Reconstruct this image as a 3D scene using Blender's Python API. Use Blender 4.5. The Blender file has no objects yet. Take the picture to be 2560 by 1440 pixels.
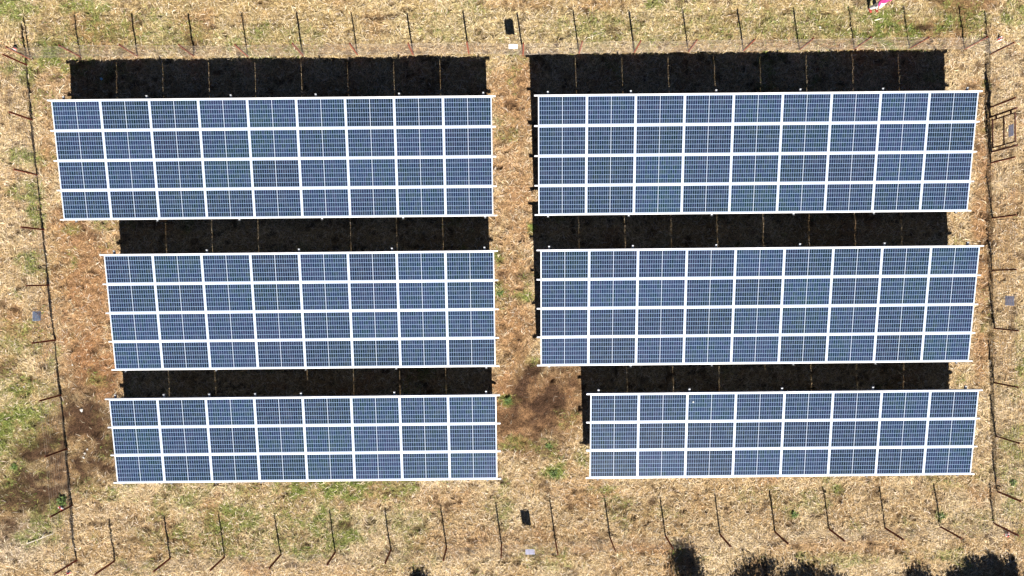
import bpy, bmesh, math, random
import numpy as np
from mathutils import Matrix, Vector, Euler
random.seed(7); rng = np.random.default_rng(11)
S = bpy.context.scene; C = S.collection
# ---------------------------------------------------------------- camera
F, H = 1895.306, 29.2565                     # focal length in pixels of the 2560 px wide photo, flying height
CAM_ROT = Euler((-0.004925, -0.00154, -0.01009), 'XYZ')
cd = bpy.data.cameras.new('camera'); cam = bpy.data.objects.new('camera', cd); C.objects.link(cam)
cam.location = (0, 0, H); cam.rotation_euler = CAM_ROT
cd.sensor_width = 36; cd.lens = 36 * F / 2560; cd.clip_start = 0.5; cd.clip_end = 3000
S.camera = cam
# ---------------------------------------------------------------- light
SX, SY = -0.1538, 1.1644                     # shadow displacement on the ground per metre of height
el = math.atan2(1, math.hypot(SX, SY))
to_sun = Vector((-SX, -SY, 1)).normalized()
w = bpy.data.worlds.new('World'); S.world = w; w.use_nodes = True
nt = w.node_tree; nt.nodes.clear()
sky = nt.nodes.new('ShaderNodeTexSky'); sky.sky_type = 'NISHITA'; sky.sun_disc = False
sky.sun_elevation = el; sky.sun_rotation = math.atan2(to_sun.x, to_sun.y)
sky.altitude = 1500; sky.air_density = 0.3; sky.dust_density = 0.05; sky.ozone_density = 1.0
bg = nt.nodes.new('ShaderNodeBackground'); bg.inputs[1].default_value = 0.05
wo = nt.nodes.new('ShaderNodeOutputWorld'); nt.links.new(sky.outputs[0], bg.inputs[0]); nt.links.new(bg.outputs[0], wo.inputs[0])
sd = bpy.data.lights.new('sun', 'SUN'); sd.energy = 5.0; sd.angle = math.radians(0.5); sd.color = (1.0, 0.95, 0.87)
sun = bpy.data.objects.new('sun', sd); C.objects.link(sun); sun.rotation_euler = to_sun.to_track_quat('Z', 'Y').to_euler()
S.cycles.diffuse_bounces = 1
S.view_settings.view_transform = 'Standard'; S.view_settings.look = 'None'
S.view_settings.exposure = 1.27; S.view_settings.gamma = 1; S.view_settings.use_curve_mapping = False

RM = np.array(CAM_ROT.to_matrix())
def at(px, py, z=0.0):
    """measured point of the 2560x1440 survey photo -> world x, y at height z"""
    d = RM @ np.array([(px - 1280) / F, (720 - py) / F, -1.0])
    k = (z - H) / d[2]
    return float(d[0] * k), float(d[1] * k)

# ---------------------------------------------------------------- helpers
def tag(o, label=None, cat=None, group=None, kind=None):
    for k, v in (('label', label), ('category', cat), ('group', group), ('kind', kind)):
        if v: o[k] = v
    return o
def empty(name, loc, label, cat, group=None, rz=0):
    o = bpy.data.objects.new(name, None); C.objects.link(o); o.location = loc; o.rotation_euler = (0, 0, rz)
    o.empty_display_size = .3
    return tag(o, label, cat, group)
class MB:
    def __init__(s): s.v = []; s.f = []; s.sm = []
    def quadbox(s, p, ax, ay, az, smooth=False):
        """box centred p with half-axis vectors"""
        p, ax, ay, az = map(Vector, (p, ax, ay, az)); b = len(s.v)
        for k in (-1, 1):
            for (i, j) in ((-1, -1), (1, -1), (1, 1), (-1, 1)): s.v.append(p + ax*i + ay*j + az*k)
        for q in ((3,2,1,0), (4,5,6,7), (0,1,5,4), (1,2,6,5), (2,3,7,6), (3,0,4,7)): s.f.append([b+i for i in q])
    def box(s, x0, x1, y0, y1, z0, z1):
        s.quadbox(((x0+x1)/2, (y0+y1)/2, (z0+z1)/2), ((x1-x0)/2,0,0), (0,(y1-y0)/2,0), (0,0,(z1-z0)/2))
    def tube(s, pts, r, n=6, r2=None, cap=True):
        pts = [Vector(p) for p in pts]; rings = []
        for i, p in enumerate(pts):
            t = (pts[min(i+1, len(pts)-1)] - pts[max(i-1, 0)]).normalized()
            a = t.cross(Vector((0, 0, 1)));
            if a.length < 1e-3: a = t.cross(Vector((0, 1, 0)))
            a.normalize(); c = t.cross(a)
            rr = r if r2 is None else r + (r2 - r) * i / max(1, len(pts)-1)
            b = len(s.v); rings.append(b)
            for k in range(n):
                q = 2*math.pi*k/n; s.v.append(p + (a*math.cos(q) + c*math.sin(q)) * rr)
        for i in range(len(rings)-1):
            for k in range(n):
                k2 = (k+1) % n; s.f.append([rings[i]+k, rings[i]+k2, rings[i+1]+k2, rings[i+1]+k])
        if cap: s.f.append([rings[0]+k for k in range(n)][::-1]); s.f.append([rings[-1]+k for k in range(n)])
    def build(s, name, mat, parent=None, bevel=0):
        me = bpy.data.meshes.new(name); me.from_pydata([tuple(v) for v in s.v], [], s.f); me.update()
        bm = bmesh.new(); bm.from_mesh(me); bmesh.ops.recalc_face_normals(bm, faces=bm.faces)
        if bevel: bmesh.ops.bevel(bm, geom=list(bm.edges), offset=bevel, segments=1, affect='EDGES')
        bm.to_mesh(me); bm.free()
        me.materials.append(mat)
        o = bpy.data.objects.new(name, me); C.objects.link(o)
        if parent: o.parent = parent
        return o
def cp(o, parent, loc=None, rot=None):
    c = o.copy(); C.objects.link(c); c.parent = parent
    if loc is not None: c.location = loc
    if rot is not None: c.rotation_euler = rot
    return c

# ---------------------------------------------------------------- materials
def mat(name):
    m = bpy.data.materials.new(name); m.use_nodes = True
    return m, m.node_tree.nodes, m.node_tree.links, m.node_tree.nodes['Principled BSDF']
def noisy(name, c1, c2, scale=8, rough=.6, metal=0, bump=0, coord='Object', detail=6):
    m, n, l, b = mat(name)
    tc = n.new('ShaderNodeTexCoord'); no = n.new('ShaderNodeTexNoise'); no.inputs['Scale'].default_value = scale
    no.inputs['Detail'].default_value = detail; l.new(tc.outputs[coord], no.inputs['Vector'])
    r = n.new('ShaderNodeValToRGB'); r.color_ramp.elements[0].position = .35; r.color_ramp.elements[1].position = .65
    r.color_ramp.elements[0].color = (*c1, 1); r.color_ramp.elements[1].color = (*c2, 1)
    l.new(no.outputs['Fac'], r.inputs['Fac']); l.new(r.outputs['Color'], b.inputs['Base Color'])
    b.inputs['Roughness'].default_value = rough; b.inputs['Metallic'].default_value = metal
    if bump:
        bp = n.new('ShaderNodeBump'); bp.inputs['Strength'].default_value = bump; bp.inputs['Distance'].default_value = .01
        l.new(no.outputs['Fac'], bp.inputs['Height']); l.new(bp.outputs['Normal'], b.inputs['Normal'])
    return m
M = {}
M['alu'] = noisy('aluminium', (.62, .63, .66), (.76, .76, .78), 3, .42, .25)
M['galv'] = noisy('galvanised', (.38, .40, .43), (.55, .56, .58), 14, .45, .5)
M['rust'] = noisy('rusty_steel', (.12, .030, .016), (.30, .080, .040), 22, .85, .1, .3)
M['rustdark'] = noisy('gate_steel', (.045, .014, .010), (.11, .032, .020), 16, .8, .15, .2)
M['wire'] = noisy('fence_wire', (.09, .06, .045), (.40, .34, .28), 5, .5, .35)
M['sign'] = noisy('sign_paint', (.36, .64, 1.0), (.44, .70, 1.0), 6, .45)
_n = M['sign'].node_tree.nodes; _l = M['sign'].node_tree.links; _b = _n['Principled BSDF']; _t = _n.new('ShaderNodeBsdfTranslucent'); _x = _n.new('ShaderNodeMixShader'); _x.inputs[0].default_value = .6
_t.inputs[0].default_value = (.80, .80, .92, 1); _l.new(_b.outputs[0], _x.inputs[1]); _l.new(_t.outputs[0], _x.inputs[2]); _l.new(_x.outputs[0], _n['Material Output'].inputs[0])
M['stone'] = noisy('pale_stone', (.42, .40, .36), (.66, .63, .58), 30, .9, 0, .6)
M['bark'] = noisy('bark', (.05, .035, .025), (.13, .10, .075), 20, .95, 0, .6)
M['stick'] = noisy('bleached_stick', (.38, .33, .27), (.60, .55, .47), 20, .9)
M['straw'] = noisy('pale_straw', (.55, .48, .34), (.72, .66, .50), 12, .8)
M['plastic'] = noisy('blue_plastic', (.22, .50, .75), (.40, .68, .88), 25, .35)
M['trousers'] = noisy('white_cloth', (.66, .66, .67), (.80, .80, .80), 30, .9, 0, .2)
M['jacket'] = noisy('magenta_cloth', (.42, .015, .13), (.62, .05, .25), 25, .75, 0, .3)
M['skin'] = noisy('skin', (.30, .15, .09), (.36, .19, .12), 20, .55)
M['hair'] = noisy('hair', (.012, .008, .006), (.03, .02, .015), 60, .6)
M['shoe'] = noisy('red_shoe', (.25, .02, .015), (.36, .04, .03), 20, .6)
M['dark'] = noisy('dark_eye', (.01, .01, .01), (.02, .015, .015), 20, .3)
M['backsheet'] = noisy('backsheet', (.55, .56, .58), (.62, .62, .64), 4, .6)

# red and white banded tape
m, n, l, b = mat('red_white_tape'); tc = n.new('ShaderNodeTexCoord'); wv = n.new('ShaderNodeTexWave')
wv.bands_direction = 'X'; wv.inputs['Scale'].default_value = 3.2; wv.inputs['Distortion'].default_value = 1.0
l.new(tc.outputs['Object'], wv.inputs['Vector']); r = n.new('ShaderNodeValToRGB'); r.color_ramp.interpolation = 'CONSTANT'
r.color_ramp.elements[0].color = (.62, .02, .03, 1); r.color_ramp.elements[1].color = (.78, .74, .74, 1); r.color_ramp.elements[1].position = .5
l.new(wv.outputs['Fac'], r.inputs['Fac']); l.new(r.outputs['Color'], b.inputs['Base Color']); b.inputs['Roughness'].default_value = .5
M['tape'] = m

# photovoltaic laminate: 20 x 6 half cells, white backsheet showing between them, centre gap
def cell_material():
    m, n, l, b = mat('solar_cells')
    def math_(op, a, bb=None, clamp=False):
        x = n.new('ShaderNodeMath'); x.operation = op; x.use_clamp = clamp
        for i, q in enumerate((a, bb)):
            if q is None: continue
            if isinstance(q, (int, float)): x.inputs[i].default_value = q
            else: l.new(q, x.inputs[i])
        return x.outputs[0]
    uv = n.new('ShaderNodeUVMap'); uv.uv_map = 'UVMap'
    sp = n.new('ShaderNodeSeparateXYZ'); l.new(uv.outputs[0], sp.inputs[0]); u, v = sp.outputs[0], sp.outputs[1]   # in metres from the laminate centre
    def grid(c, pitch, half):           # 1 on a line
        d = math_('ABSOLUTE', math_('SUBTRACT', math_('FRACT', math_('ADD', math_('DIVIDE', c, pitch), 0.5)), 0.5))
        return math_('LESS_THAN', math_('MULTIPLY', d, pitch), half)
    au = math_('ABSOLUTE', u); av = math_('ABSOLUTE', v)
    us = math_('SUBTRACT', au, .007)                                     # half module starts beside the centre gap
    lu = grid(us, .0835, .0034); lv = grid(v, .1626, .0046)
    centre = math_('LESS_THAN', au, .0085)
    edge = math_('MAXIMUM', math_('GREATER_THAN', au, .8480), math_('GREATER_THAN', av, .4920))
    line = math_('MAXIMUM', lu, lv); strong = math_('MAXIMUM', centre, edge)
    busb = grid(v, .0160, .0009)                                        # thin bus wires across each cell
    # cell tints: one random tone per cell and per module, with slow drift of the coating colour
    cu = math_('FLOOR', math_('DIVIDE', math_('ADD', u, 0), .0835)); cv = math_('FLOOR', math_('DIVIDE', v, .1626))
    oi = n.new('ShaderNodeObjectInfo'); cx = n.new('ShaderNodeCombineXYZ'); l.new(cu, cx.inputs[0]); l.new(cv, cx.inputs[1]); l.new(math_('MULTIPLY', oi.outputs['Random'], 97.), cx.inputs[2])
    wn = n.new('ShaderNodeTexWhiteNoise'); l.new(cx.outputs[0], wn.inputs['Vector'])
    geo = n.new('ShaderNodeNewGeometry'); sc = n.new('ShaderNodeTexNoise'); sc.inputs['Scale'].default_value = .5; sc.inputs['Detail'].default_value = 3; l.new(geo.outputs['Position'], sc.inputs['Vector'])
    r1 = n.new('ShaderNodeValToRGB'); e = r1.color_ramp.elements
    e[0].position = .30; e[0].color = (.004, .018, .023, 1); e[1].position = .72; e[1].color = (.009, .011, .034, 1)
    q = e.new(.5); q.color = (.005, .013, .036, 1)
    mixf = math_('ADD', math_('MULTIPLY', sc.outputs['Fac'], .72), math_('MULTIPLY', wn.outputs['Value'], .28)); l.new(mixf, r1.inputs['Fac'])
    br = n.new('ShaderNodeMixRGB'); br.blend_type = 'MULTIPLY'; br.inputs[0].default_value = 1; l.new(r1.outputs[0], br.inputs[1])
    vv = math_('ADD', math_('MULTIPLY', wn.outputs['Value'], .5), math_('ADD', math_('MULTIPLY', oi.outputs['Random'], .7), .35))
    cc = n.new('ShaderNodeCombineXYZ'); [l.new(vv, cc.inputs[i]) for i in range(3)]; l.new(cc.outputs[0], br.inputs[2])
    m1 = n.new('ShaderNodeMixRGB'); l.new(math_('MULTIPLY', busb, .25), m1.inputs[0]); l.new(br.outputs[0], m1.inputs[1]); m1.inputs[2].default_value = (.12, .17, .25, 1)
    m2 = n.new('ShaderNodeMixRGB'); l.new(line, m2.inputs[0]); l.new(m1.outputs[0], m2.inputs[1]); m2.inputs[2].default_value = (.25, .36, .55, 1)
    m3 = n.new('ShaderNodeMixRGB'); l.new(strong, m3.inputs[0]); l.new(m2.outputs[0], m3.inputs[1]); m3.inputs[2].default_value = (.42, .47, .56, 1)
    # dust and water marks
    dn = n.new('ShaderNodeTexNoise'); dn.inputs['Scale'].default_value = 5; dn.inputs['Detail'].default_value = 8; l.new(geo.outputs['Position'], dn.inputs['Vector'])
    df = math_('MULTIPLY', math_('SUBTRACT', dn.outputs['Fac'], .45, True), .35, True)
    m4 = n.new('ShaderNodeMixRGB'); l.new(df, m4.inputs[0]); l.new(m3.outputs[0], m4.inputs[1]); m4.inputs[2].default_value = (.16, .18, .20, 1)
    vo = n.new('ShaderNodeTexVoronoi'); vo.inputs['Scale'].default_value = .75; l.new(geo.outputs['Position'], vo.inputs['Vector'])
    sv = n.new('ShaderNodeSeparateXYZ'); l.new(vo.outputs['Color'], sv.inputs[0])
    drop = math_('MULTIPLY', math_('LESS_THAN', vo.outputs['Distance'], math_('MULTIPLY', sv.outputs[1], .034)), math_('GREATER_THAN', sv.outputs[0], .62))
    m5 = n.new('ShaderNodeMixRGB'); l.new(math_('MULTIPLY', drop, .8), m5.inputs[0]); l.new(m4.outputs[0], m5.inputs[1]); m5.inputs[2].default_value = (.5, .5, .47, 1); m4 = m5
    l.new(m4.outputs[0], b.inputs['Base Color']); b.inputs['Roughness'].default_value = .16
    b.inputs['Coat Weight'].default_value = .3; b.inputs['Coat Roughness'].default_value = .08
    return m
M['cells'] = cell_material()

# ---------------------------------------------------------------- noise and ground cover fields
_tabs = {}
def vnoise(x, y, scale, seed):
    if seed not in _tabs: _tabs[seed] = np.random.default_rng(seed).random((257, 257))
    t = _tabs[seed]; X = x*scale + 51.3*seed; Y = y*scale + 17.7*seed
    xi = np.floor(X).astype(int); yi = np.floor(Y).astype(int); fx = X-xi; fy = Y-yi
    fx = fx*fx*(3-2*fx); fy = fy*fy*(3-2*fy); xi %= 256; yi %= 256
    return (t[yi, xi]*(1-fx) + t[yi, xi+1]*fx)*(1-fy) + (t[yi+1, xi]*(1-fx) + t[yi+1, xi+1]*fx)*fy
def fbm(x, y, scale, seed, oct_=4):
    a = 0; w_ = 1; tot = 0
    for k in range(oct_): a = a + w_*vnoise(x, y, scale*2.03**k, seed+k); tot += w_; w_ *= .55
    return a/tot
# patches seen in the photo: px, py, rx, ry, strength
GREEN = [(30,20,50,35,.9),(215,15,45,22,.8),(120,145,75,40,1),(75,185,22,26,1),(330,85,150,35,.45),(200,100,90,40,.5),(690,105,90,30,.5),(1100,60,60,30,.3),(1480,80,80,32,.5),
 (1640,14,18,14,.9),(1760,70,160,45,.35),(2060,60,120,45,.55),(2235,72,90,38,1),(2385,38,42,28,.9),(2535,35,20,22,.8),(2440,60,25,40,.5),(1560,70,40,30,.4),(1170,25,40,20,.3),
 (55,392,55,16,.8),(92,525,18,45,.9),(62,478,26,18,.7),(85,660,28,26,.8),(50,850,50,30,.5),(38,965,60,24,.9),(45,1060,75,48,1),(132,915,12,18,.8),(15,1165,38,60,.9),(35,1250,30,24,.6),(122,1290,36,30,.8),
 (75,1340,24,16,.8),(112,1185,14,14,.3),(470,1245,60,26,.7),(560,1300,90,30,.8),(700,1245,90,30,.6),(830,1225,130,25,1),(935,1220,60,25,.9),(820,1300,70,26,1),(865,1330,40,24,.9),(560,1370,120,24,.6),
 (800,1362,50,26,.8),(640,1262,60,28,.6),(400,1340,60,18,.5),(1000,1310,60,40,.4),(1010,1390,60,30,.3),(300,1230,40,20,.5),(225,1215,30,18,.6),(700,1330,70,30,.5),(470,1310,40,20,.6),
 (1252,738,16,22,.9),(1275,640,30,8,.3),(1330,905,20,10,.8),(1270,1000,20,9,1),(1298,1110,34,14,1),(1385,1183,26,12,1),(1400,1155,14,10,.7),(1372,1115,24,18,.7),(1455,1140,18,24,.8),(1500,1225,26,10,.8),
 (1326,572,6,14,.9),(1246,645,8,18,.8),(1322,738,16,10,.9),(1298,740,12,8,.8),(1265,300,20,10,.3),(1275,340,20,12,.4),(1985,1286,9,8,1),(2090,1225,10,8,.8),(2352,1290,10,8,.9),(2010,1390,16,12,.6),
 (1925,1220,20,8,.4),(2530,1150,26,50,.6),(2552,880,10,50,.8),(2540,1250,20,40,.6),(2440,1310,40,24,.3),(2380,1190,60,20,.2),(1400,1400,40,24,.4),(1210,820,5,5,0),(1350,1400,50,20,.3),(1530,1000,5,5,0),
 (280,610,30,8,.3),(180,575,22,9,.5),(140,880,8,14,.6),(37,1167,12,8,1),(1630,1280,60,12,.25),(2100,1400,60,14,.4),(1885,1240,50,15,.2)]
SOIL = [(215,600,80,70,.7),(230,780,70,120,.75),(240,900,60,70,.9),(140,215,40,90,.4),(120,360,18,90,.4),(1285,230,50,60,.6),(1285,380,46,120,.55),(1285,520,46,70,.6),(1285,700,44,50,.6),(1285,830,44,90,.6),
 (1320,1010,90,90,.8),(1400,950,60,35,.5),(2458,420,18,80,.7),(2456,560,18,60,.6),(2455,720,18,90,.6),(2450,880,18,60,.6),(1080,1250,90,22,.3),(1450,1230,70,25,.4),(2080,1370,120,16,.35),
 (300,118,170,9,.3),(700,122,180,9,.4),(1100,122,120,9,.4),(2060,112,260,12,.6),(2330,80,110,26,.6),(2410,8,70,20,.7),(285,80,50,16,.4),(1210,1350,90,28,.35),(1500,10,60,14,.4),(1290,8,60,12,.4),
 (940,60,26,30,.4),(1690,52,14,20,.4),(560,580,1,1,0),(160,760,14,140,.35),(2510,560,30,120,.15),(1600,1370,110,12,.5),(230,560,40,20,.6)]
DARK = [(150,1155,120,50,.8),(60,1230,90,50,.85),(30,1290,50,40,.7),(225,1060,70,60,.8),(1360,985,70,70,.8),(1310,1060,60,40,.6),(215,1010,60,60,.6),(190,1110,90,55,.8),(110,1190,90,40,.8),(50,1250,70,40,.7),(1345,1010,55,50,.75),(1350,960,50,25,.5),(1310,690,16,10,.8),(1262,685,14,7,.7),(1350,1090,60,36,.5),(862,1313,14,8,.9),
 (2308,68,16,9,.8),(2420,8,60,22,.4),(10,930,16,20,.6),(30,910,20,12,.5),(415,590,1,1,0),(225,590,26,8,.6),(330,1350,20,8,.3),(110,60,6,6,.3),(1455,1230,12,6,.7),(75,948,6,6,.8),(270,950,10,8,.6),
 (2170,1200,6,6,.9),(1630,1255,8,10,.6),(435,1350,12,8,.5),(1290,870,12,10,.5),(1225,1345,20,8,.4),(110,62,10,8,.4),(100,85,10,6,.5)]
ASH = [(45,1368,60,30,.8),(20,1340,40,30,.6),(255,1280,60,20,.2),(345,1320,30,14,.2),(2530,160,20,30,.2),(60,1310,40,18,.4)]
YELLOW = [(1280,50,1400,75,.55),(60,1060,90,140,.4),(1900,60,500,60,.4)]
def blobs(x, y, lst, seed, rag=.9):
    out = np.zeros_like(x); wob = (fbm(x, y, 1.1, seed, 4)-.5); wob2 = (fbm(x, y, 3.3, seed+9, 3)-.5)
    for (px, py, rx, ry, s) in lst:
        if s == 0: continue
        cx, cy = at(px, py); ax = rx/64.8*1.25; ay = ry/64.8*1.25
        d = ((x-cx)/ax)**2 + ((y-cy)/ay)**2
        out = np.maximum(out, s*np.clip(1.15 - d*.62 + wob*rag*2.2 + wob2*rag*1.4, 0, 1))
    return out
def fields(x, y):
    g = blobs(x, y, GREEN, 31); so = blobs(x, y, SOIL, 41, .7); dk = blobs(x, y, DARK, 51, .6)*np.clip((fbm(x, y, 1.6, 161, 4)-.26)*4, .5, 1); ash = blobs(x, y, ASH, 61, .6); ye = blobs(x, y, YELLOW, 71, .7)
    g = np.maximum(g, np.clip((fbm(x, y, .9, 81, 4)-.66)*4, 0, .4))
    so = np.maximum(so, np.clip((fbm(x, y, .7, 91, 4)-.60)*3.4, 0, .5))
    dk = np.maximum(dk, np.clip((fbm(x, y, 1.7, 101, 3)-.73)*5, 0, .6))
    sp = fbm(x, y, 3.6, 131, 3)
    dk = np.maximum(dk, np.clip((sp-.645)*7, 0, .5))
    dk = np.clip(dk*1.3, 0, 1); so = np.clip(so*1.1, 0, 1)
    g = g*(1-.7*dk)*np.clip((fbm(x, y, 3.0, 141, 4)-.36)*5, .30, 1)
    return g, so, dk, ash, ye
def lerp(a, b, t): return a*(1-t[:, None]) + b*t[:, None]
def ground_colour(x, y):
    g, so, dk, ash, ye = fields(x, y); n_ = x.size
    t = fbm(x, y, .8, 3, 5); c = lerp(np.tile([.44, .305, .160], (n_, 1)), np.tile([.60, .465, .280], (n_, 1)), np.clip((t-.3)*2.4, 0, 1))
    c = lerp(c, np.array([.50, .405, .185]), ye*.8)
    c = lerp(c, np.array([.37, .20, .10]), so*.95)
    c = lerp(c, np.array([.52, .46, .37]), ash*.5)
    c = lerp(c, np.array([.085, .048, .030]), dk*.97)
    c = lerp(c, np.array([.155, .20, .042]), g*.95)
    return c, g, so, dk, ash
def relief(x, y):
    inside = np.clip((24-np.abs(x))/3, 0, 1)*np.clip((16-np.abs(y))/3, 0, 1)
    return inside*((fbm(x, y, .5, 5, 3)-.5)*.06 + (fbm(x, y, 2.6, 6, 3)-.5)*.12 + (fbm(x, y, 8.0, 8, 2)-.5)*.075 - np.clip(fbm(x, y, 3.6, 131, 3)-.62, 0, 1)*.35)

# ---------------------------------------------------------------- ground sheet
def axis(a, step, far):
    inner = np.arange(-a, a+step/2, step); out = []; p = a; s = step
    while p < far: s *= 1.35; p += s; out.append(p)
    out = np.array(out); return np.concatenate([-out[::-1], inner, out])
gx = axis(22.5, .065, 900); gy = axis(14.0, .065, 900)
XX, YY = np.meshgrid(gx, gy); xf, yf = XX.ravel(), YY.ravel()
zf = relief(xf, yf); co = np.stack([xf, yf, zf], 1)
nx, ny = len(gx), len(gy)
i0 = (np.arange(ny-1)[:, None]*nx + np.arange(nx-1)[None, :]).ravel()
quads = np.stack([i0, i0+1, i0+nx+1, i0+nx], 1).astype(np.int32)
def np_mesh(name, co, faces, k, col=None, mat_=None, smooth=True):
    me = bpy.data.meshes.new(name); me.vertices.add(len(co)); me.vertices.foreach_set('co', co.astype(np.float32).ravel())
    nf = len(faces); me.loops.add(nf*k); me.loops.foreach_set('vertex_index', faces.astype(np.int32).ravel())
    me.polygons.add(nf); me.polygons.foreach_set('loop_start', np.arange(nf, dtype=np.int32)*k)
    me.polygons.foreach_set('use_smooth', np.full(nf, smooth)); me.update(calc_edges=True)
    if col is not None:
        a = me.color_attributes.new('Col', 'FLOAT_COLOR', 'POINT'); a.data.foreach_set('color', np.concatenate([col, np.ones((len(col), 1))], 1).astype(np.float32).ravel())
    me.validate(); me.materials.append(mat_)
    o = bpy.data.objects.new(name, me); C.objects.link(o); return o
gcol = ground_colour(xf, yf)[0]
m, n, l, b = mat('ground_soil_and_thatch')
at_ = n.new('ShaderNodeAttribute'); at_.attribute_name = 'Col'; tc = n.new('ShaderNodeTexCoord')
def nz(scale, det, dist=0):
    q = n.new('ShaderNodeTexNoise'); q.inputs['Scale'].default_value = scale; q.inputs['Detail'].default_value = det; q.inputs['Distortion'].default_value = dist; l.new(tc.outputs['Object'], q.inputs['Vector']); return q
n1 = nz(9, 5, 1.5); n2 = nz(26, 4, 2.0)
r = n.new('ShaderNodeValToRGB'); e = r.color_ramp.elements; e[0].position = .40; e[0].color = (.16, .14, .12, 1); e[1].position = .62; e[1].color = (1.25, 1.22, 1.15, 1); l.new(n2.outputs[0], r.inputs[0])  # dark specks: soil clods, with small tuft shadows put into the colour
r2 = n.new('ShaderNodeValToRGB'); e = r2.color_ramp.elements; e[0].position = .3; e[0].color = (.6, .56, .52, 1); e[1].position = .65; e[1].color = (1.1, 1.1, 1.1, 1); l.new(n1.outputs[0], r2.inputs[0])
mx = n.new('ShaderNodeMixRGB'); mx.blend_type = 'MULTIPLY'; mx.inputs[0].default_value = 1; l.new(at_.outputs['Color'], mx.inputs[1]); l.new(r.outputs[0], mx.inputs[2])
my = n.new('ShaderNodeMixRGB'); my.blend_type = 'MULTIPLY'; my.inputs[0].default_value = 1; l.new(mx.outputs[0], my.inputs[1]); l.new(r2.outputs[0], my.inputs[2])
l.new(my.outputs[0], b.inputs['Base Color']); b.inputs['Roughness'].default_value = .95; b.inputs['Specular IOR Level'].default_value = .15
bp = n.new('ShaderNodeBump'); bp.inputs['Distance'].default_value = .03; bp.inputs['Strength'].default_value = .8; l.new(n2.outputs[0], bp.inputs['Height']); l.new(bp.outputs[0], b.inputs['Normal'])
ground = np_mesh('ground', co, quads, 4, gcol, m); tag(ground, kind='structure')

# ---------------------------------------------------------------- dry straw and green grass (stuff)
m, n, l, b = mat('grass_blades'); at_ = n.new('ShaderNodeAttribute'); at_.attribute_name = 'Col'
l.new(at_.outputs['Color'], b.inputs['Base Color']); b.inputs['Roughness'].default_value = .8; b.inputs['Specular IOR Level'].default_value = .2
M['blade'] = m
def blades(name, x, y, length, width, lift, col, label, cat):
    n_ = x.size; ang = rng.random(n_)*2*np.pi; bend = (rng.random(n_)-.5)*1.4
    z0 = relief(x, y) - .004
    P0 = np.stack([x, y, z0], 1)
    d1 = np.stack([np.cos(ang)*np.cos(lift), np.sin(ang)*np.cos(lift), np.sin(lift)], 1)
    l2 = lift*.25 - .05; a2 = ang + bend
    d2 = np.stack([np.cos(a2)*np.cos(l2), np.sin(a2)*np.cos(l2), np.sin(l2)], 1)
    P1 = P0 + d1*(length*.5)[:, None]; P2 = P1 + d2*(length*.5)[:, None]
    zz = relief(P2[:, 0], P2[:, 1]) + .006; P2[:, 2] = np.maximum(P2[:, 2], zz)
    zz = relief(P1[:, 0], P1[:, 1]) + .008; P1[:, 2] = np.maximum(P1[:, 2], zz)
    s1 = np.stack([-np.sin(ang), np.cos(ang), (rng.random(n_)-.5)*1.2], 1)*(width/2)[:, None]; s2 = np.stack([-np.sin(a2), np.cos(a2), 0*a2], 1)*(width/2)[:, None]
    V = np.stack([P0-s1*.7, P0+s1*.7, P1-s1, P1+s1, P2-s2*.35, P2+s2*.35], 1).reshape(-1, 3)
    b0 = np.arange(n_)*6
    Fq = np.stack([np.stack([b0, b0+1, b0+3, b0+2], 1), np.stack([b0+2, b0+3, b0+5, b0+4], 1)], 1).reshape(-1, 4)
    o = np_mesh(name, V, Fq, 4, np.repeat(col, 6, 0), M['blade'], True)
    return tag(o, label, cat, kind='stuff')
N = 480000
x = (rng.random(N)*2-1)*24; y = (rng.random(N)*2-1)*14.4
c, g, so, dk, ash = ground_colour(x, y)
keep = rng.random(N) > np.clip(so*.55 + dk*.85 + g*.25, 0, .93); x, y, c, g, so, dk = x[keep], y[keep], c[keep], g[keep], so[keep], dk[keep]
nn = x.size; v = rng.random(nn)
c = c*(0.50 + 1.0*v**1.4)[:, None]; pale = rng.random(nn) < .20
c[pale] = np.array([.72, .60, .42])*(.8+.35*rng.random(pale.sum()))[:, None]*(1-.55*dk[pale]-.2*so[pale])[:, None]
c[:, 2] *= .9 + .3*rng.random(nn)
blades('dry_grass', x, y, .09 + .17*rng.random(nn)**1.5, .007 + .012*rng.random(nn), .05 + .95*rng.random(nn)**2, np.clip(c, .02, .82), 'short dry straw-coloured grass and thatch covering the enclosure floor', 'dry grass')
N = 540000
x = (rng.random(N)*2-1)*24; y = (rng.random(N)*2-1)*14.4
c, g, so, dk, ash = ground_colour(x, y); clump = fbm(x, y, 4.5, 121, 3)
keep = (rng.random(N) < g*1.2) & (clump > .36); x, y, g, clump = x[keep], y[keep], g[keep], clump[keep]; nn = x.size
v = rng.random((nn, 1)); c = np.array([[.085, .150, .028]])*(1-v) + np.array([[.30, .30, .085]])*v
c *= (.7+.7*rng.random((nn, 1)))
blades('green_grass', x, y, .07 + .11*rng.random(nn), .007 + .010*rng.random(nn), .25 + 1.0*rng.random(nn), c, 'patches of short green grass growing through the dry thatch', 'green grass')

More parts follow.
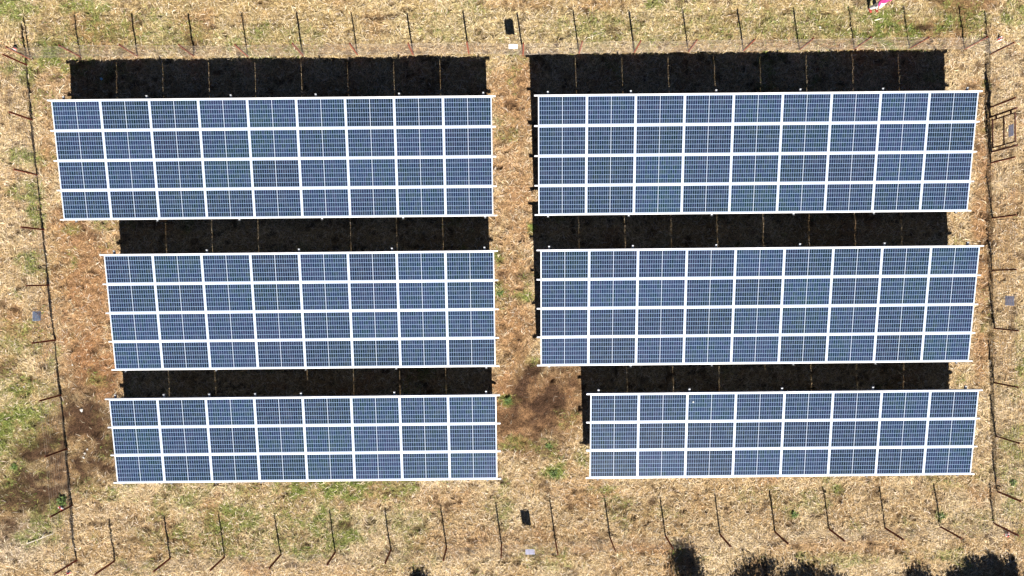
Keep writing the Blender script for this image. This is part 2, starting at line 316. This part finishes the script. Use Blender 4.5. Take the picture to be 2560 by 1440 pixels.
# ---------------------------------------------------------------- solar arrays
PITCH, ROWP, EXT = 1.78, 1.0832, .1365
MW, MH, FR, FD = 1.7695, 1.052, .020, .035
def make_panel_meshes():
    mb = MB(); mb.box(-MW/2+FR-.004, MW/2-FR+.004, -MH/2+FR-.004, MH/2-FR+.004, -.012, -.006)
    g = mb.build('solar_panel', M['cells']); me = g.data; uvl = me.uv_layers.new(name='UVMap')
    for lp in me.loops: p = me.vertices[lp.vertex_index].co; uvl.data[lp.index].uv = (p.x, p.y)
    fb = MB()
    fb.box(-MW/2, MW/2, -MH/2, -MH/2+FR, -FD-.003, -.003); fb.box(-MW/2, MW/2, MH/2-FR, MH/2, -FD-.003, -.003)
    fb.box(-MW/2, -MW/2+FR, -MH/2+FR, MH/2-FR, -FD-.003, -.0035); fb.box(MW/2-FR, MW/2, -MH/2+FR, MH/2-FR, -FD-.003, -.0035)
    f = fb.build('panel_frame', M['alu'], g)
    return g, f
pan_g, pan_f = make_panel_meshes(); pan_used = [False]
G_ARR = 'ground-mounted solar arrays inside the fence'
ARR = [ # x0 (left panel edge), y0, z0 (top rail), tilt, columns, rows, rafter px at the top edge, label
 (-16.6431, 6.8476, 1.6657, .1630, 9, 4, (155, 364, 575, 788, 997, 1208), 'solar array nine panels wide and four deep, nearest the upper left fence corner'),
 (1.0514, 6.8421, 1.7227, .1719, 9, 4, (1370, 1578, 1792, 2003, 2210, 2422), 'solar array nine panels wide and four deep, at the top right beside the gate'),
 (-14.8387, 1.2176, 1.5932, .1648, 8, 4, (282, 515, 746, 979, 1211), 'solar array eight panels wide and four deep, middle one of the three left arrays'),
 (1.0861, 1.2225, 1.6695, .1705, 9, 4, (1373, 1583, 1792, 2002, 2214, 2423), 'solar array nine panels wide and four deep, middle one of the three right arrays'),
 (-14.8174, -4.0772, 1.4029, .1598, 8, 3, (285, 407, 521, 636, 751, 985, 1215), 'solar array eight panels wide and three deep, at the bottom left beside brown soil'),
 (2.8685, -4.0546, 1.5405, .1651, 8, 3, (1497, 1725, 1957, 2185, 2418), 'solar array eight panels wide and three deep, at the bottom right above tree shadows'),
]
for (x0, y0, z0, t, nc, nr, raf, label) in ARR:
    cxm = x0 + nc*PITCH/2; L = nr*ROWP
    root = empty('solar_array', (cxm, y0 - L*math.cos(t)/2, 0), label, 'solar array', G_ARR)
    Rx = Matrix.Rotation(t, 3, 'X'); org = Vector((x0, y0, z0)) - Vector(root.location)
    def loc(u, v, w_=0): return org + Rx @ Vector((u, v, w_))
    for j in range(nr):
        for i in range(nc):
            jt = Vector((random.uniform(-.0015, .0015), random.uniform(-.002, .002), 0))
            P = loc((i+.5)*PITCH, -(j+.5)*ROWP, 0) + jt; R_ = (t + random.uniform(-.0025, .0025), random.uniform(-.002, .002), 0)
            if not pan_used[0]:
                pan_used[0] = True; pan_g.parent = root; pan_g.location = P; pan_g.rotation_euler = R_
            else:
                g = cp(pan_g, root, P, R_); cp(pan_f, g)
    # rails: cap strip over the panel joints, web and lower flange
    first = None
    for j in range(nr+1):
        if first is None:
            rb = MB(); W = nc*PITCH
            rb.box(-EXT, W+EXT, -.024, .024, -.001, .005); rb.box(-EXT, W+EXT, -.014, .014, -.060, -.001); rb.box(-EXT, W+EXT, -.030, .030, -.085, -.060)
            first = rb.build('mounting_rail', M['alu'], root); first.location = loc(0, 0); first.rotation_euler = (t, 0, 0)
        else: cp(first, root, loc(0, -j*ROWP), (t, 0, 0))
    fr = None
    for px in raf:
        X = at(px, 0, z0)[0]
        # the column of the photo runs along y, so refine at the right image height
        for py in range(200, 1100, 4):
            q = at(px, py, z0)
            if q[1] < y0+.1: X = q[0]; break
        u = X - x0
        if fr is None:
            b_ = MB(); b_.box(-.03, .03, -L-.10, .145, -.165, -.087); b_.box(-.034, .034, -L-.104, -L-.100, -.169, -.05); b_.box(-.034, .034, .145, .150, -.169, -.045)
            fr = b_.build('rafter', M['galv'], root); fr.location = loc(u, 0); fr.rotation_euler = (t, 0, 0)
            def legmesh(hh):
                q = MB(); q.box(-.045, .045, -.03, .03, -.15, hh); q.box(-.10, .10, -.10, .10, 0.0, .012); return q
            vb, vf = -.75, -L+.75
            hb = z0 + vb*math.sin(t) - .17; hf = z0 + vf*math.sin(t) - .17
            lb = legmesh(hb).build('leg', M['galv'], root); lf = legmesh(hf).build('leg', M['galv'], root)
            yb = y0 + vb*math.cos(t) - root.location.y; yfm = y0 + vf*math.cos(t) - root.location.y
            br = MB(); br.tube([(0, 0, .35), (0, -1.15, z0 + (vb-1.2)*math.sin(t) - .17)], .022, 6)
            bo = br.build('brace', M['galv'], root)
            for o_, yy in ((lb, yb), (lf, yfm), (bo, yb)): o_.location = (X - root.location.x, yy, 0)
        else:
            cp(fr, root, loc(u, 0), (t, 0, 0))
            for o_, yy in ((lb, yb), (lf, yfm), (bo, yb)): cp(o_, root, (X - root.location.x, yy, 0))

# ---------------------------------------------------------------- fence
PH = 1.40
Npts = [(-18.43, 8.86), (-16.48, 8.91), (-14.3, 8.91), (-12.12, 8.89), (-10.04, 8.86), (-7.93, 8.88), (-5.81, 8.88), (-3.68, 8.87), (-1.53, 8.89), (0.56, 8.82), (2.72, 8.85), (4.84, 8.87), (6.94, 8.88), (9.05, 8.89), (11.21, 8.9), (13.33, 8.92), (15.45, 8.91), (17.61, 8.89)]
Spts = [(-15.41, -10.55), (-13.27, -10.48), (-11.16, -10.44), (-9.0, -10.39), (-6.89, -10.31), (-4.74, -10.26), (-2.58, -10.17), (-0.46, -10.08), (1.63, -9.99), (3.75, -9.87), (5.88, -9.81), (7.99, -9.78), (10.11, -9.7), (12.21, -9.61), (14.37, -9.59), (16.49, -9.55), (18.61, -9.47)]
Wpts = [(-18.55, 8.6), (-18.34, 6.48), (-18.2, 4.38), (-17.97, 2.26), (-17.78, 0.12), (-17.6, -2.0), (-17.38, -4.12), (-17.19, -6.2), (-17.02, -8.39), (-16.89, -10.52)]
Epts = [(18.6, 8.68), (18.61, 6.63), (18.58, 4.48), (18.61, 2.35), (18.6, 0.33), (18.65, -1.91), (18.63, -4.01), (18.68, -6.08), (18.73, -8.22), (18.61, -9.47)]
GA = at(2476, 292)[1]; GB = at(2477, 380)[1]
def post_mesh():
    q = MB(); a = .046
    q.box(-a/2, a/2, -.004, .004, -.30, PH); q.box(-.004, .004, .004, a, -.30, PH+.004); q.box(-a/2-.004, a/2+.004, a, a+.006, -.30, PH-.004)
    return q
post0 = None
def fence(pts, label, gap=None, skip_last=False):
    global post0
    mid = (sum(p[0] for p in pts)/len(pts), sum(p[1] for p in pts)/len(pts), 0)
    root = empty('wire_fence', mid, label, 'fence', 'sides of the perimeter fence'); tilts = []
    for k, (px, py) in enumerate(pts):
        tl = (random.uniform(-.012, .012), random.uniform(-.012, .012)); tilts.append(tl)
        if skip_last and k == len(pts)-1: continue
        L_ = (px-mid[0], py-mid[1], 0); R_ = (tl[0], tl[1], random.uniform(-.3, .3))
        if post0 is None:
            post0 = post_mesh().build('fence_post', M['rust'], root); post0.location = L_; post0.rotation_euler = R_
        else: cp(post0, root, L_, R_)
    hs = [.07, .17, .28, .39, .51, .64, .78, .92, 1.06, 1.20, 1.33]; wms = [MB()]
    for k in range(len(pts)-1):
        a = Vector((*pts[k], 0)); b = Vector((*pts[k+1], 0)); spans = [(a, b)]
        if gap and min(a.y, b.y) < gap[0] and max(a.y, b.y) > gap[1]:
            spans = [(a, a.lerp(b, (a.y-gap[0])/(a.y-b.y))), (a.lerp(b, (a.y-gap[1])/(a.y-b.y)), b)]
        for si, (p, q) in enumerate(spans):
            if si: wms.append(MB())
            wm = wms[-1]
            ln = (q-p).length
            if ln < .05: continue
            nrm = Vector((-(q-p).y, (q-p).x, 0)).normalized(); nseg = 4
            sag = [random.uniform(-.012, .012) for _ in hs]; bow = random.uniform(-.02, .02)
            def P(t, h, s): return p.lerp(q, t) + nrm*(bow*math.sin(math.pi*t)*(h/1.3)) + Vector((-mid[0], -mid[1], h + s*math.sin(math.pi*t)))
            for h, s in zip(hs, sag):
                wm.tube([P(i/nseg, h, s) for i in range(nseg+1)], (.0040 if h < 1.3 else .0048), 4, cap=False)
            nv = max(1, int(ln/.155))
            for i in range(1, nv+1):
                t = (i-.5)/nv + random.uniform(-.004, .004)
                wm.tube([P(t, .07, 0), P(t+random.uniform(-.004, .004), .7, 0), P(t, 1.33, 0)], .0031, 4, cap=False)
    for wm in wms: wm.build('wire_mesh', M['wire'], root)
    return root
fence(Npts + [(18.60, 8.68)], 'rusty picket and wire fence along the top edge, above the upper two arrays', skip_last=True)
fence(Spts, 'rusty picket and wire fence along the bottom edge, nearest the tree shadows', skip_last=True)
fence(Wpts, 'rusty picket and wire fence down the left side, slanting in towards the bottom')
fence(Epts, 'rusty picket and wire fence down the right side, interrupted by the gate', gap=(GA, GB))
# wire between the bottom left corner post and the first bottom post
# gate
gr = empty('gate', (18.60, (GA+GB)/2, 0), 'rust-brown steel tube gate with a middle rail, in the right side fence', 'gate')
hg = (GA-GB)/2
gp = MB(); gp.tube([(0, 0, -.3), (0, 0, 1.46)], .035, 10); gp.tube([(0, 0, 1.46), (0, 0, 1.475)], .040, 10)
g1 = gp.build('gate_post', M['rustdark'], gr); g1.location = (0, hg, 0); cp(g1, gr, (0, -hg, 0))
gf = MB(); a = hg-.15
gf.tube([(0, -a, .08), (0, a, .08)], .026, 8); gf.tube([(0, -a, 1.38), (0, a, 1.38)], .026, 8); gf.tube([(0, -a, .06), (0, -a, 1.40)], .027, 8); gf.tube([(0, a, .06), (0, a, 1.40)], .027, 8)
gf.tube([(0, -a, .74), (0, a, .74)], .026, 8)
gf.build('gate_frame', M['rustdark'], gr)
hb_ = MB(); hb_.box(-.02, .02, -.05, .05, -.03, .03); hb_.tube([(0, 0, -.05), (0, 0, .05)], .016, 8)
h1 = hb_.build('hinge', M['rustdark'], gr); h1.location = (0, hg-.09, .30); cp(h1, gr, (0, hg-.09, 1.15))
lt = MB(); lt.box(-.015, .015, -.09, .05, -.012, .012); lt.tube([(0, -.02, 0), (.06, -.02, 0), (.06, .06, 0)], .008, 6)
l1 = lt.build('latch', M['rustdark'], gr); l1.location = (0, -hg+.06, .85)
gw = MB()
for k in range(8):
    z = .16+k*.16; gw.tube([(0, -a, z), (0, a, z)], .003, 4, cap=False)
for k in range(8):
    yv = -a + (k+.5)*2*a/8; gw.tube([(0, yv, .08), (0, yv, 1.38)], .0028, 4, cap=False)
gw.build('wire_mesh', M['wire'], gr)

# sign plates
M['sign_sunlit'] = noisy('sunlit_sign_paint', (.74, .74, .80), (.82, .82, .86), 6, .45)  # lit copy of the sign paint, sun glare put into its colour
def sign(px, py, zc, wdt, hgt, rz, out, label):
    x_, y_ = out; o = empty('sign_plate', (x_, y_, zc), label, 'sign', 'plates fixed to the fence', rz)
    q = MB(); q.box(-wdt/2, wdt/2, -.002, .002, -hgt/2, hgt/2); p = q.build('plate', M['sign_sunlit'] if 'bright' in label else M['sign'], o, bevel=.0008)
    q = MB()
    for sx in (-1, 1):
        for sz in (-1, 1): q.tube([(sx*(wdt/2-.03), -.012, sz*(hgt/2-.03)), (sx*(wdt/2-.03), .006, sz*(hgt/2-.03))], .008, 8)
    q.build('fixing', M['galv'], o)
xs = at(1283, 119, .9)[0]; sign(0, 0, .90, .34, .52, 0, (xs, 8.875), 'pale rectangular plate on the top fence, bright in the sun above the aisle')
xs = at(1325, 1382, .88)[0]; sign(0, 0, .88, .34, .54, 0, (xs, -10.045), 'pale rectangular plate on the bottom fence, below the end of the aisle')
ys = at(93, 790, .9)[1]; sign(0, 0, .92, .36, .50, math.pi/2, (-17.715, ys), 'light blue plate behind the wire of the left fence')
ys = at(2523, 752, .9)[1]; sign(0, 0, .92, .36, .50, math.pi/2, (18.655, ys), 'light blue plate behind the wire of the right fence, below the gate')
ys = at(2526, 326, 1.1)[1]; sign(0, 0, 1.10, .43, .29, math.pi/2, (18.635, ys), 'blue plate hung on the upper half of the gate')

# ---------------------------------------------------------------- marker pegs with red and white tape
def peg(px, py, hgt, label, first=[None]):
    x_, y_ = at(px, py); z_ = float(relief(np.array([x_]), np.array([y_]))[0])
    o = empty('marker_peg', (x_, y_, z_), label, 'marker peg', 'taped pegs near the fence corners', random.uniform(0, 3))
    q = MB(); q.box(-.012, .012, -.012, .012, -.1, hgt); q.box(-.016, .016, -.016, .016, hgt, hgt+.015); q.build('stake', M['rustdark'], o)
    q = MB()
    for k in range(7):
        a = k*.9 + random.random(); r1 = random.uniform(.05, .13); z = random.uniform(.0, .10)
        d = Vector((math.cos(a), math.sin(a), 0)); s = Vector((-d.y, d.x, .4))*.030
        p = [Vector((0, 0, z+.05)), d*r1*.6 + Vector((0, 0, z+.07)), d*r1 + Vector((random.uniform(-.03, .03), random.uniform(-.03, .03), z))]
        b = len(q.v)
        for w_ in p: q.v += [w_ - s, w_ + s]
        q.f += [[b, b+1, b+3, b+2], [b+2, b+3, b+5, b+4]]
    tp = q.build('tape', M['tape'], o); md = tp.modifiers.new('thick', 'SOLIDIFY'); md.thickness = .002
peg(39, 122, .34, 'taped peg outside the upper left fence corner')
peg(155, 1268, .20, 'taped red and white peg beside a green weed at the left fence')
peg(173, 1431, .32, 'rusty red taped peg at the bottom edge by the lower left corner')
peg(2498, 98, .15, 'red taped peg outside the upper right fence corner')
peg(2515, 1335, .16, 'pinkish taped peg below the lower right fence corner post')

# ---------------------------------------------------------------- small litter, stones, sticks, weeds
def gz(x_, y_): return float(relief(np.array([x_]), np.array([y_]))[0])
def stone(px, py, r, label):
    r *= .75; x_, y_ = at(px, py); bm = bmesh.new(); bmesh.ops.create_icosphere(bm, subdivisions=2, radius=r)
    a, b, c = random.uniform(.8, 1.3), random.uniform(.7, 1.1), random.uniform(.45, .7); sd_ = random.random()*50
    for v_ in bm.verts:
        k = 1 + .35*(math.sin(v_.co.x/r*3+sd_)*math.cos(v_.co.y/r*2.6+sd_*1.7)) ; v_.co = Vector((v_.co.x*a*k, v_.co.y*b*k, v_.co.z*c*k))
    me = bpy.data.meshes.new('stone'); bm.to_mesh(me); bm.free(); me.materials.append(M['stone'])
    o = bpy.data.objects.new('stone', me); C.objects.link(o); o.location = (x_, y_, gz(x_, y_)+r*.4); o.rotation_euler = (0, 0, random.random()*3)
    tag(o, label, 'stone', 'pale stones on the bare soil')
stone(204, 1025, .095, 'whitish stone alone on brown soil, largest of the pale stones')
stone(219, 1123, .055, 'small whitish stone, topmost of the three in a row by the left fence')
stone(212, 1133, .062, 'small whitish stone, middle one of the three in a row by the left fence')
stone(210, 1144, .050, 'small whitish stone, lowest of the three in a row by the left fence')
stone(182, 912, .045, 'small pale stone on orange soil left of the middle left array, right of the fence')
stone(2049, 69, .065, 'pale stone on yellow grass outside the top fence')
stone(58, 967, .05, 'pale stone on green grass outside the left fence')
def stick(pts, r, mat_, name, label, cat, twigs=()):
    P = [];
    for (px, py, z) in pts: x_, y_ = at(px, py); P.append((x_, y_, gz(x_, y_)+.02+z))
    q = MB(); q.tube(P, r, 6, r*.5)
    for t in twigs:
        T_ = [];
        for (px, py, z) in t: x_, y_ = at(px, py); T_.append((x_, y_, gz(x_, y_)+.02+z))
        q.tube(T_, r*.6, 5, r*.3)
    o = q.build(name, mat_); tag(o, label, cat)
stick([(68,1358,0),(88,1351,.03),(108,1343,.06),(122,1337,.05),(136,1333,.02)], .022, M['stick'], 'branch', 'bleached broken branch lying outside the lower left fence', 'branch', [[(108,1343,.06),(114,1334,.12)],[(92,1349,.03),(98,1356,.06)]])
stick([(151,235,0),(153,226,.03),(158,217,.04),(162,213,.02)], .020, M['straw'], 'straw_stalk', 'pale curved stalk beside the left end of the upper left shadow', 'stalk')
stick([(2176,46,0),(2179,54,.02),(2182,61,0)], .018, M['straw'], 'straw_stalk', 'short pale stalk on green grass just below the person', 'stalk')
stick([(2106,64,0),(2112,71,.01)], .016, M['straw'], 'straw_stalk', 'tiny pale stalk left of the picket shadow on yellow grass', 'stalk')
stick([(2186,51,0),(2196,49,.03),(2206,46,0)], .030, M['straw'], 'dry_leaf', 'pale dry husk on green grass below the person', 'leaf')
stick([(1860,1372,0),(1869,1382,.03),(1880,1384,.03),(1890,1378,.03),(1894,1370,.02)], .016, M['bark'], 'twig', 'dark curved twig below the bottom fence on dry grass', 'twig')
stick([(1390,104,0),(1410,98,.03),(1432,90,.02)], .018, M['bark'], 'twig', 'dark twig lying on straw just above the top fence', 'twig')
stick([(1459,105,.0),(1468,96,.03),(1490,89,.03),(1508,82,.02)], .010, M['straw'], 'straw_stalk', 'long pale bent stalk above the top fence, right of a picket', 'stalk')
stick([(2455,782,0),(2464,775,.05),(2476,770,.08)], .020, M['bark'], 'twig', 'dark twig against the right fence, end of the middle right array', 'twig', [[(2464,775,.05),(2470,784,.06)],[(2470,772,.06),(2482,760,.1)]])
q = MB(); x_, y_ = at(257, 199)
for k in range(9):
    a = random.random()*6.3; b = len(q.v); r_ = random.uniform(.04, .085)
    for i in range(3): q.v.append(Vector((math.cos(a+i*2.1)*r_, math.sin(a+i*2.1)*r_, random.uniform(0, .07))))
    q.f.append([b, b+1, b+2])
o = q.build('plastic_scrap', M['plastic']); o.location = (x_, y_, gz(x_, y_)+.01); tag(o, 'crumpled light blue scrap lying in the shadow above the top left array', 'litter')
m = noisy('weed_leaf', (.04, .075, .015), (.13, .19, .035), 14, .7); M['weed'] = m
def weed(px, py, r, label, n_=70):
    x_, y_ = at(px, py); q = MB()
    for k in range(n_):
        a = random.random()*6.283; e_ = random.uniform(.15, 1.3); L_ = r*random.uniform(.5, 1.1); d = Vector((math.cos(a)*math.cos(e_), math.sin(a)*math.cos(e_), math.sin(e_)))
        s = Vector((-math.sin(a), math.cos(a), 0))*random.uniform(.010, .022); p0 = Vector((random.uniform(-r, r)*.3, random.uniform(-r, r)*.3, 0)); p1 = p0 + d*L_*.6; p2 = p1 + Vector((d.x, d.y, d.z*.1))*L_*.5
        b = len(q.v); q.v += [p0-s*.5, p0+s*.5, p1-s, p1+s, p2]; q.f += [[b, b+1, b+3, b+2], [b+2, b+3, b+4]]
    o = q.build('weed', M['weed']); o.location = (x_, y_, gz(x_, y_)); tag(o, label, 'weed', 'green weeds among the dry grass')
weed(1985, 1286, .17, 'dark green weed on dry grass between two pickets of the bottom fence')
weed(1384, 1183, .24, 'bright green weed on brown ground between the two bottom arrays')
weed(37, 1167, .16, 'dark green weed outside the left fence, lower part of the left edge')
weed(158, 1252, .26, 'tall green weed with a taped peg at its foot by the left fence', 110)
weed(2354, 1290, .15, 'small green weed near the right end of the bottom fence')
weed(1372, 1116, .16, 'green weed on dark soil left of the bottom right array')
weed(1270, 1002, .18, 'green weed at the right end of the bottom left array')
weed(1250, 734, .17, 'green weed at the right end of the middle left array')
weed(2530, 1205, .16, 'green weed outside the lower right fence')

# ---------------------------------------------------------------- trees below the frame edge that throw their shade into it
m = noisy('tree_leaf', (.035, .06, .018), (.09, .13, .04), 3, .7); M['leaf'] = m
def tree(x_, y_, h, r, label, squash=.42, nleaf=5200):
    o = empty('tree', (x_, y_, 0), label, 'tree', 'shrubby trees beyond the bottom fence'); q = MB(); tips = []
    def grow(p, d, L_, rad, lev):
        e_ = p + d*L_; mid_ = p.lerp(e_, .5) + Vector((random.uniform(-1, 1), random.uniform(-1, 1), 0))*L_*.06
        q.tube([p, mid_, e_], rad, 6, rad*.6); tips.append((e_, lev)); tips.append((mid_, lev))
        if lev < 4:
            for k in range(3 if lev else 5):
                a = random.random()*6.283; s = random.uniform(.5, 1.0); nd = (d*.7 + Vector((math.cos(a), math.sin(a), random.uniform(-.1, .5)))*s).normalized()
                grow(e_, nd, L_*random.uniform(.6, .8), rad*.6, lev+1)
    grow(Vector((0, 0, -.1)), Vector((.03, .02, 1)).normalized(), h*.32, .10, 0)
    for k in range(70):
        t_ = random.choice([t for t, lev in tips if lev >= 2]); d = Vector((random.gauss(0, 1), random.gauss(0, 1), random.uniform(.2, 1.6))).normalized()*random.uniform(.25, .7)
        t_ = Vector((t_.x, t_.y, min(t_.z, h*.8))); q.tube([t_, t_+d*.6, t_+d+Vector((0, 0, -.04))], .010, 4, .004)
    q.build('trunk', M['bark'], o)
    T_ = [t for t, lev in tips if lev >= 2]; V = []; Fq = []
    idx = rng.integers(0, len(T_), nleaf); off = rng.normal(0, .16, (nleaf, 3))*(.5+1.3*rng.random((nleaf, 1))); A = rng.normal(0, 1, (nleaf, 3)); Bv = rng.normal(0, 1, (nleaf, 3))
    T_ = np.array([list(t) for t in T_]); Pp = T_[idx] + off; A /= np.linalg.norm(A, axis=1)[:, None]; Bv = np.cross(A, Bv); Bv /= np.linalg.norm(Bv, axis=1)[:, None]
    Pp[:, :2] *= r/max(.1, np.percentile(np.linalg.norm(Pp[:, :2], axis=1), 96)); zn = np.clip(Pp[:, 2]/np.percentile(Pp[:, 2], 99), 0, 1.1); Pp[:, 2] = h*zn**squash
    l_ = (.04+.05*rng.random(nleaf))[:, None]; w_ = l_*.45
    V = np.stack([Pp-A*l_, Pp-Bv*w_, Pp+A*l_, Pp+Bv*w_], 1).reshape(-1, 3); Fq = np.arange(nleaf*4).reshape(-1, 4)
    cr = np_mesh('crown', V, Fq, 4, None, M['leaf'], False); cr.parent = o
def tree_for_shadow(px, py, h, r, label, nl):
    x_, y_ = at(px, py); tree(x_ - SX*h, y_ - SY*h - r*.62, h, r, label, nleaf=nl)
tree_for_shadow(1708, 1392, 3.0, 1.45, 'shrubby tree just past the bottom edge, under the middle of the bottom right array', 11000)
tree_for_shadow(1895, 1398, 2.8, 1.3, 'shrubby tree just past the bottom edge, second from the left of the right-hand group', 6500)
tree_for_shadow(1995, 1404, 2.6, 1.1, 'low shrubby tree just past the bottom edge, third from the left of the right-hand group', 3600)
tree_for_shadow(2072, 1415, 2.3, .6, 'smallest shrubby tree just past the bottom edge, in the right-hand group', 1800)
tree_for_shadow(2300, 1418, 2.6, 1.2, 'low shrubby tree just past the bottom edge, left of the tallest one', 4500)
tree_for_shadow(2410, 1400, 3.0, 1.1, 'broad shrubby tree just past the bottom edge, beside the tallest one', 7000)
tree_for_shadow(2493, 1364, 3.5, .80, 'tallest shrubby tree just past the bottom edge by the right corner', 7000)
tree_for_shadow(1052, 1408, 2.4, .55, 'small shrubby tree just past the bottom edge left of the aisle', 1600)

# ---------------------------------------------------------------- person at the top edge
def skinned(name, verts, edges, radii, mat_, parent, root_i=0, sub=2):
    me = bpy.data.meshes.new(name); me.from_pydata(verts, edges, []); me.update()
    o = bpy.data.objects.new(name, me); C.objects.link(o); me.materials.append(mat_)
    if parent: o.parent = parent
    md = o.modifiers.new('skin', 'SKIN'); md.use_smooth_shade = True
    if not me.skin_vertices: 
        with bpy.context.temp_override(object=o, active_object=o): pass
    for i, sv in enumerate(me.skin_vertices[0].data):
        rr = radii[i]; sv.radius = rr if isinstance(rr, tuple) else (rr, rr); sv.use_root = (i == root_i)
    ss = o.modifiers.new('sub', 'SUBSURF'); ss.levels = sub; ss.render_levels = sub
    return o
fx, fy = at(2181, 24)
person = empty('person', (fx, fy, gz(fx, fy)), 'person standing at the top edge in white trousers and a magenta jacket', 'person', rz=math.radians(25))
# local frame: facing -y, x to the side
V = [(0,0,.92),(0,.0,1.08),(0,-.01,1.24),(0,0,1.38),(0,.0,1.46),(0,-.02,1.54),(0,-.02,1.60),(0,-.01,1.66)]; E_ = [(i, i+1) for i in range(7)]; Rr = [(.125,.10),(.115,.085),(.135,.095),(.11,.075),(.05,.05),(.07,.08),(.075,.09),(.05,.065)]
def chain(start, pts, rad):
    p = start
    for q_, r_ in zip(pts, rad): V.append(q_); Rr.append(r_); E_.append((p, len(V)-1)); p = len(V)-1
    return p
for s in (-1, 1):
    chain(0, [(s*.09,0,.84),(s*.10,-.02-.03*s,.47),(s*.11,.02-.06*s,.10),(s*.11,-.03-.06*s,.05),(s*.115,-.13-.06*s,.03)], [.085,.055,.036,.04,.03])
    hnd = chain(3, [(s*.17,0,1.37),(s*.23,.02,1.10),(s*.24,-.10,.88),(s*.235,-.13,.82),(s*.23,-.15,.78)], [.055,.042,.028,(.036,.016),(.036,.016)])
    for k in range(4):
        oy = (k-1.5)*.019; ln = (.075,.085,.08,.062)[k]
        chain(hnd, [(s*(.235),-.15+oy,.75),(s*.225,-.155+oy,.75-ln*.5),(s*.205,-.155+oy,.75-ln*.95)], [.009,.0085,.007])
    chain(hnd-1, [(s*.225,-.17,.80),(s*.215,-.195,.765),(s*.21,-.20,.74)], [.011,.010,.008])
body = skinned('body', V, E_, Rr, M['skin'], person)
V = [(0,0,.98),(0,0,.90)]; E_ = [(0,1)]; Rr = [(.135,.11),(.15,.12)]
for s in (-1, 1): chain(1, [(s*.09,0,.80),(s*.10,-.02-.03*s,.47),(s*.11,.02-.06*s,.12)], [.105,.085,.075])
skinned('trousers', V, E_, Rr, M['trousers'], person)
V = [(0,0,.88),(0,0,1.08),(0,-.01,1.24),(0,0,1.37),(0,.0,1.44)]; E_ = [(0,1),(1,2),(2,3),(3,4)]; Rr = [(.17,.135),(.15,.12),(.165,.125),(.13,.09),(.065,.065)]
for s in (-1, 1): chain(3, [(s*.17,0,1.36),(s*.23,.02,1.10),(s*.24,-.09,.90)], [.075,.062,.048])
skinned('jacket', V, E_, Rr, M['jacket'], person)
V = [(0,.03,1.66),(0,.06,1.60),(0,.07,1.50)]; E_ = [(0,1),(1,2)]; Rr = [(.082,.085),(.085,.06),(.07,.03)]
skinned('hair', V, E_, Rr, M['hair'], person)
for s in (-1, 1):
    bm = bmesh.new(); bmesh.ops.create_uvsphere(bm, u_segments=10, v_segments=8, radius=.011); me = bpy.data.meshes.new('eye'); bm.to_mesh(me); bm.free(); me.materials.append(M['dark'])
    e_ = bpy.data.objects.new('eye', me); C.objects.link(e_); e_.parent = person; e_.location = (s*.03, -.098, 1.585)
    V = [(s*.11,.06-.06*s,.06),(s*.11,-.04-.06*s,.055),(s*.115,-.16-.06*s,.04)]; skinned('shoe', V, [(0,1),(1,2)], [(.045,.045),(.05,.045),(.042,.032)], M['shoe'], person)
q = MB(); q.tube([(0,-.095,1.575),(0,-.125,1.54),(0,-.10,1.532)], .012, 6, .014); q.build('nose', M['skin'], person)
q = MB(); q.tube([(-.025,-.095,1.505),(0,-.102,1.503),(.025,-.095,1.505)], .006, 6); q.build('mouth', M['shoe'], person)
bpy.context.view_layer.update()
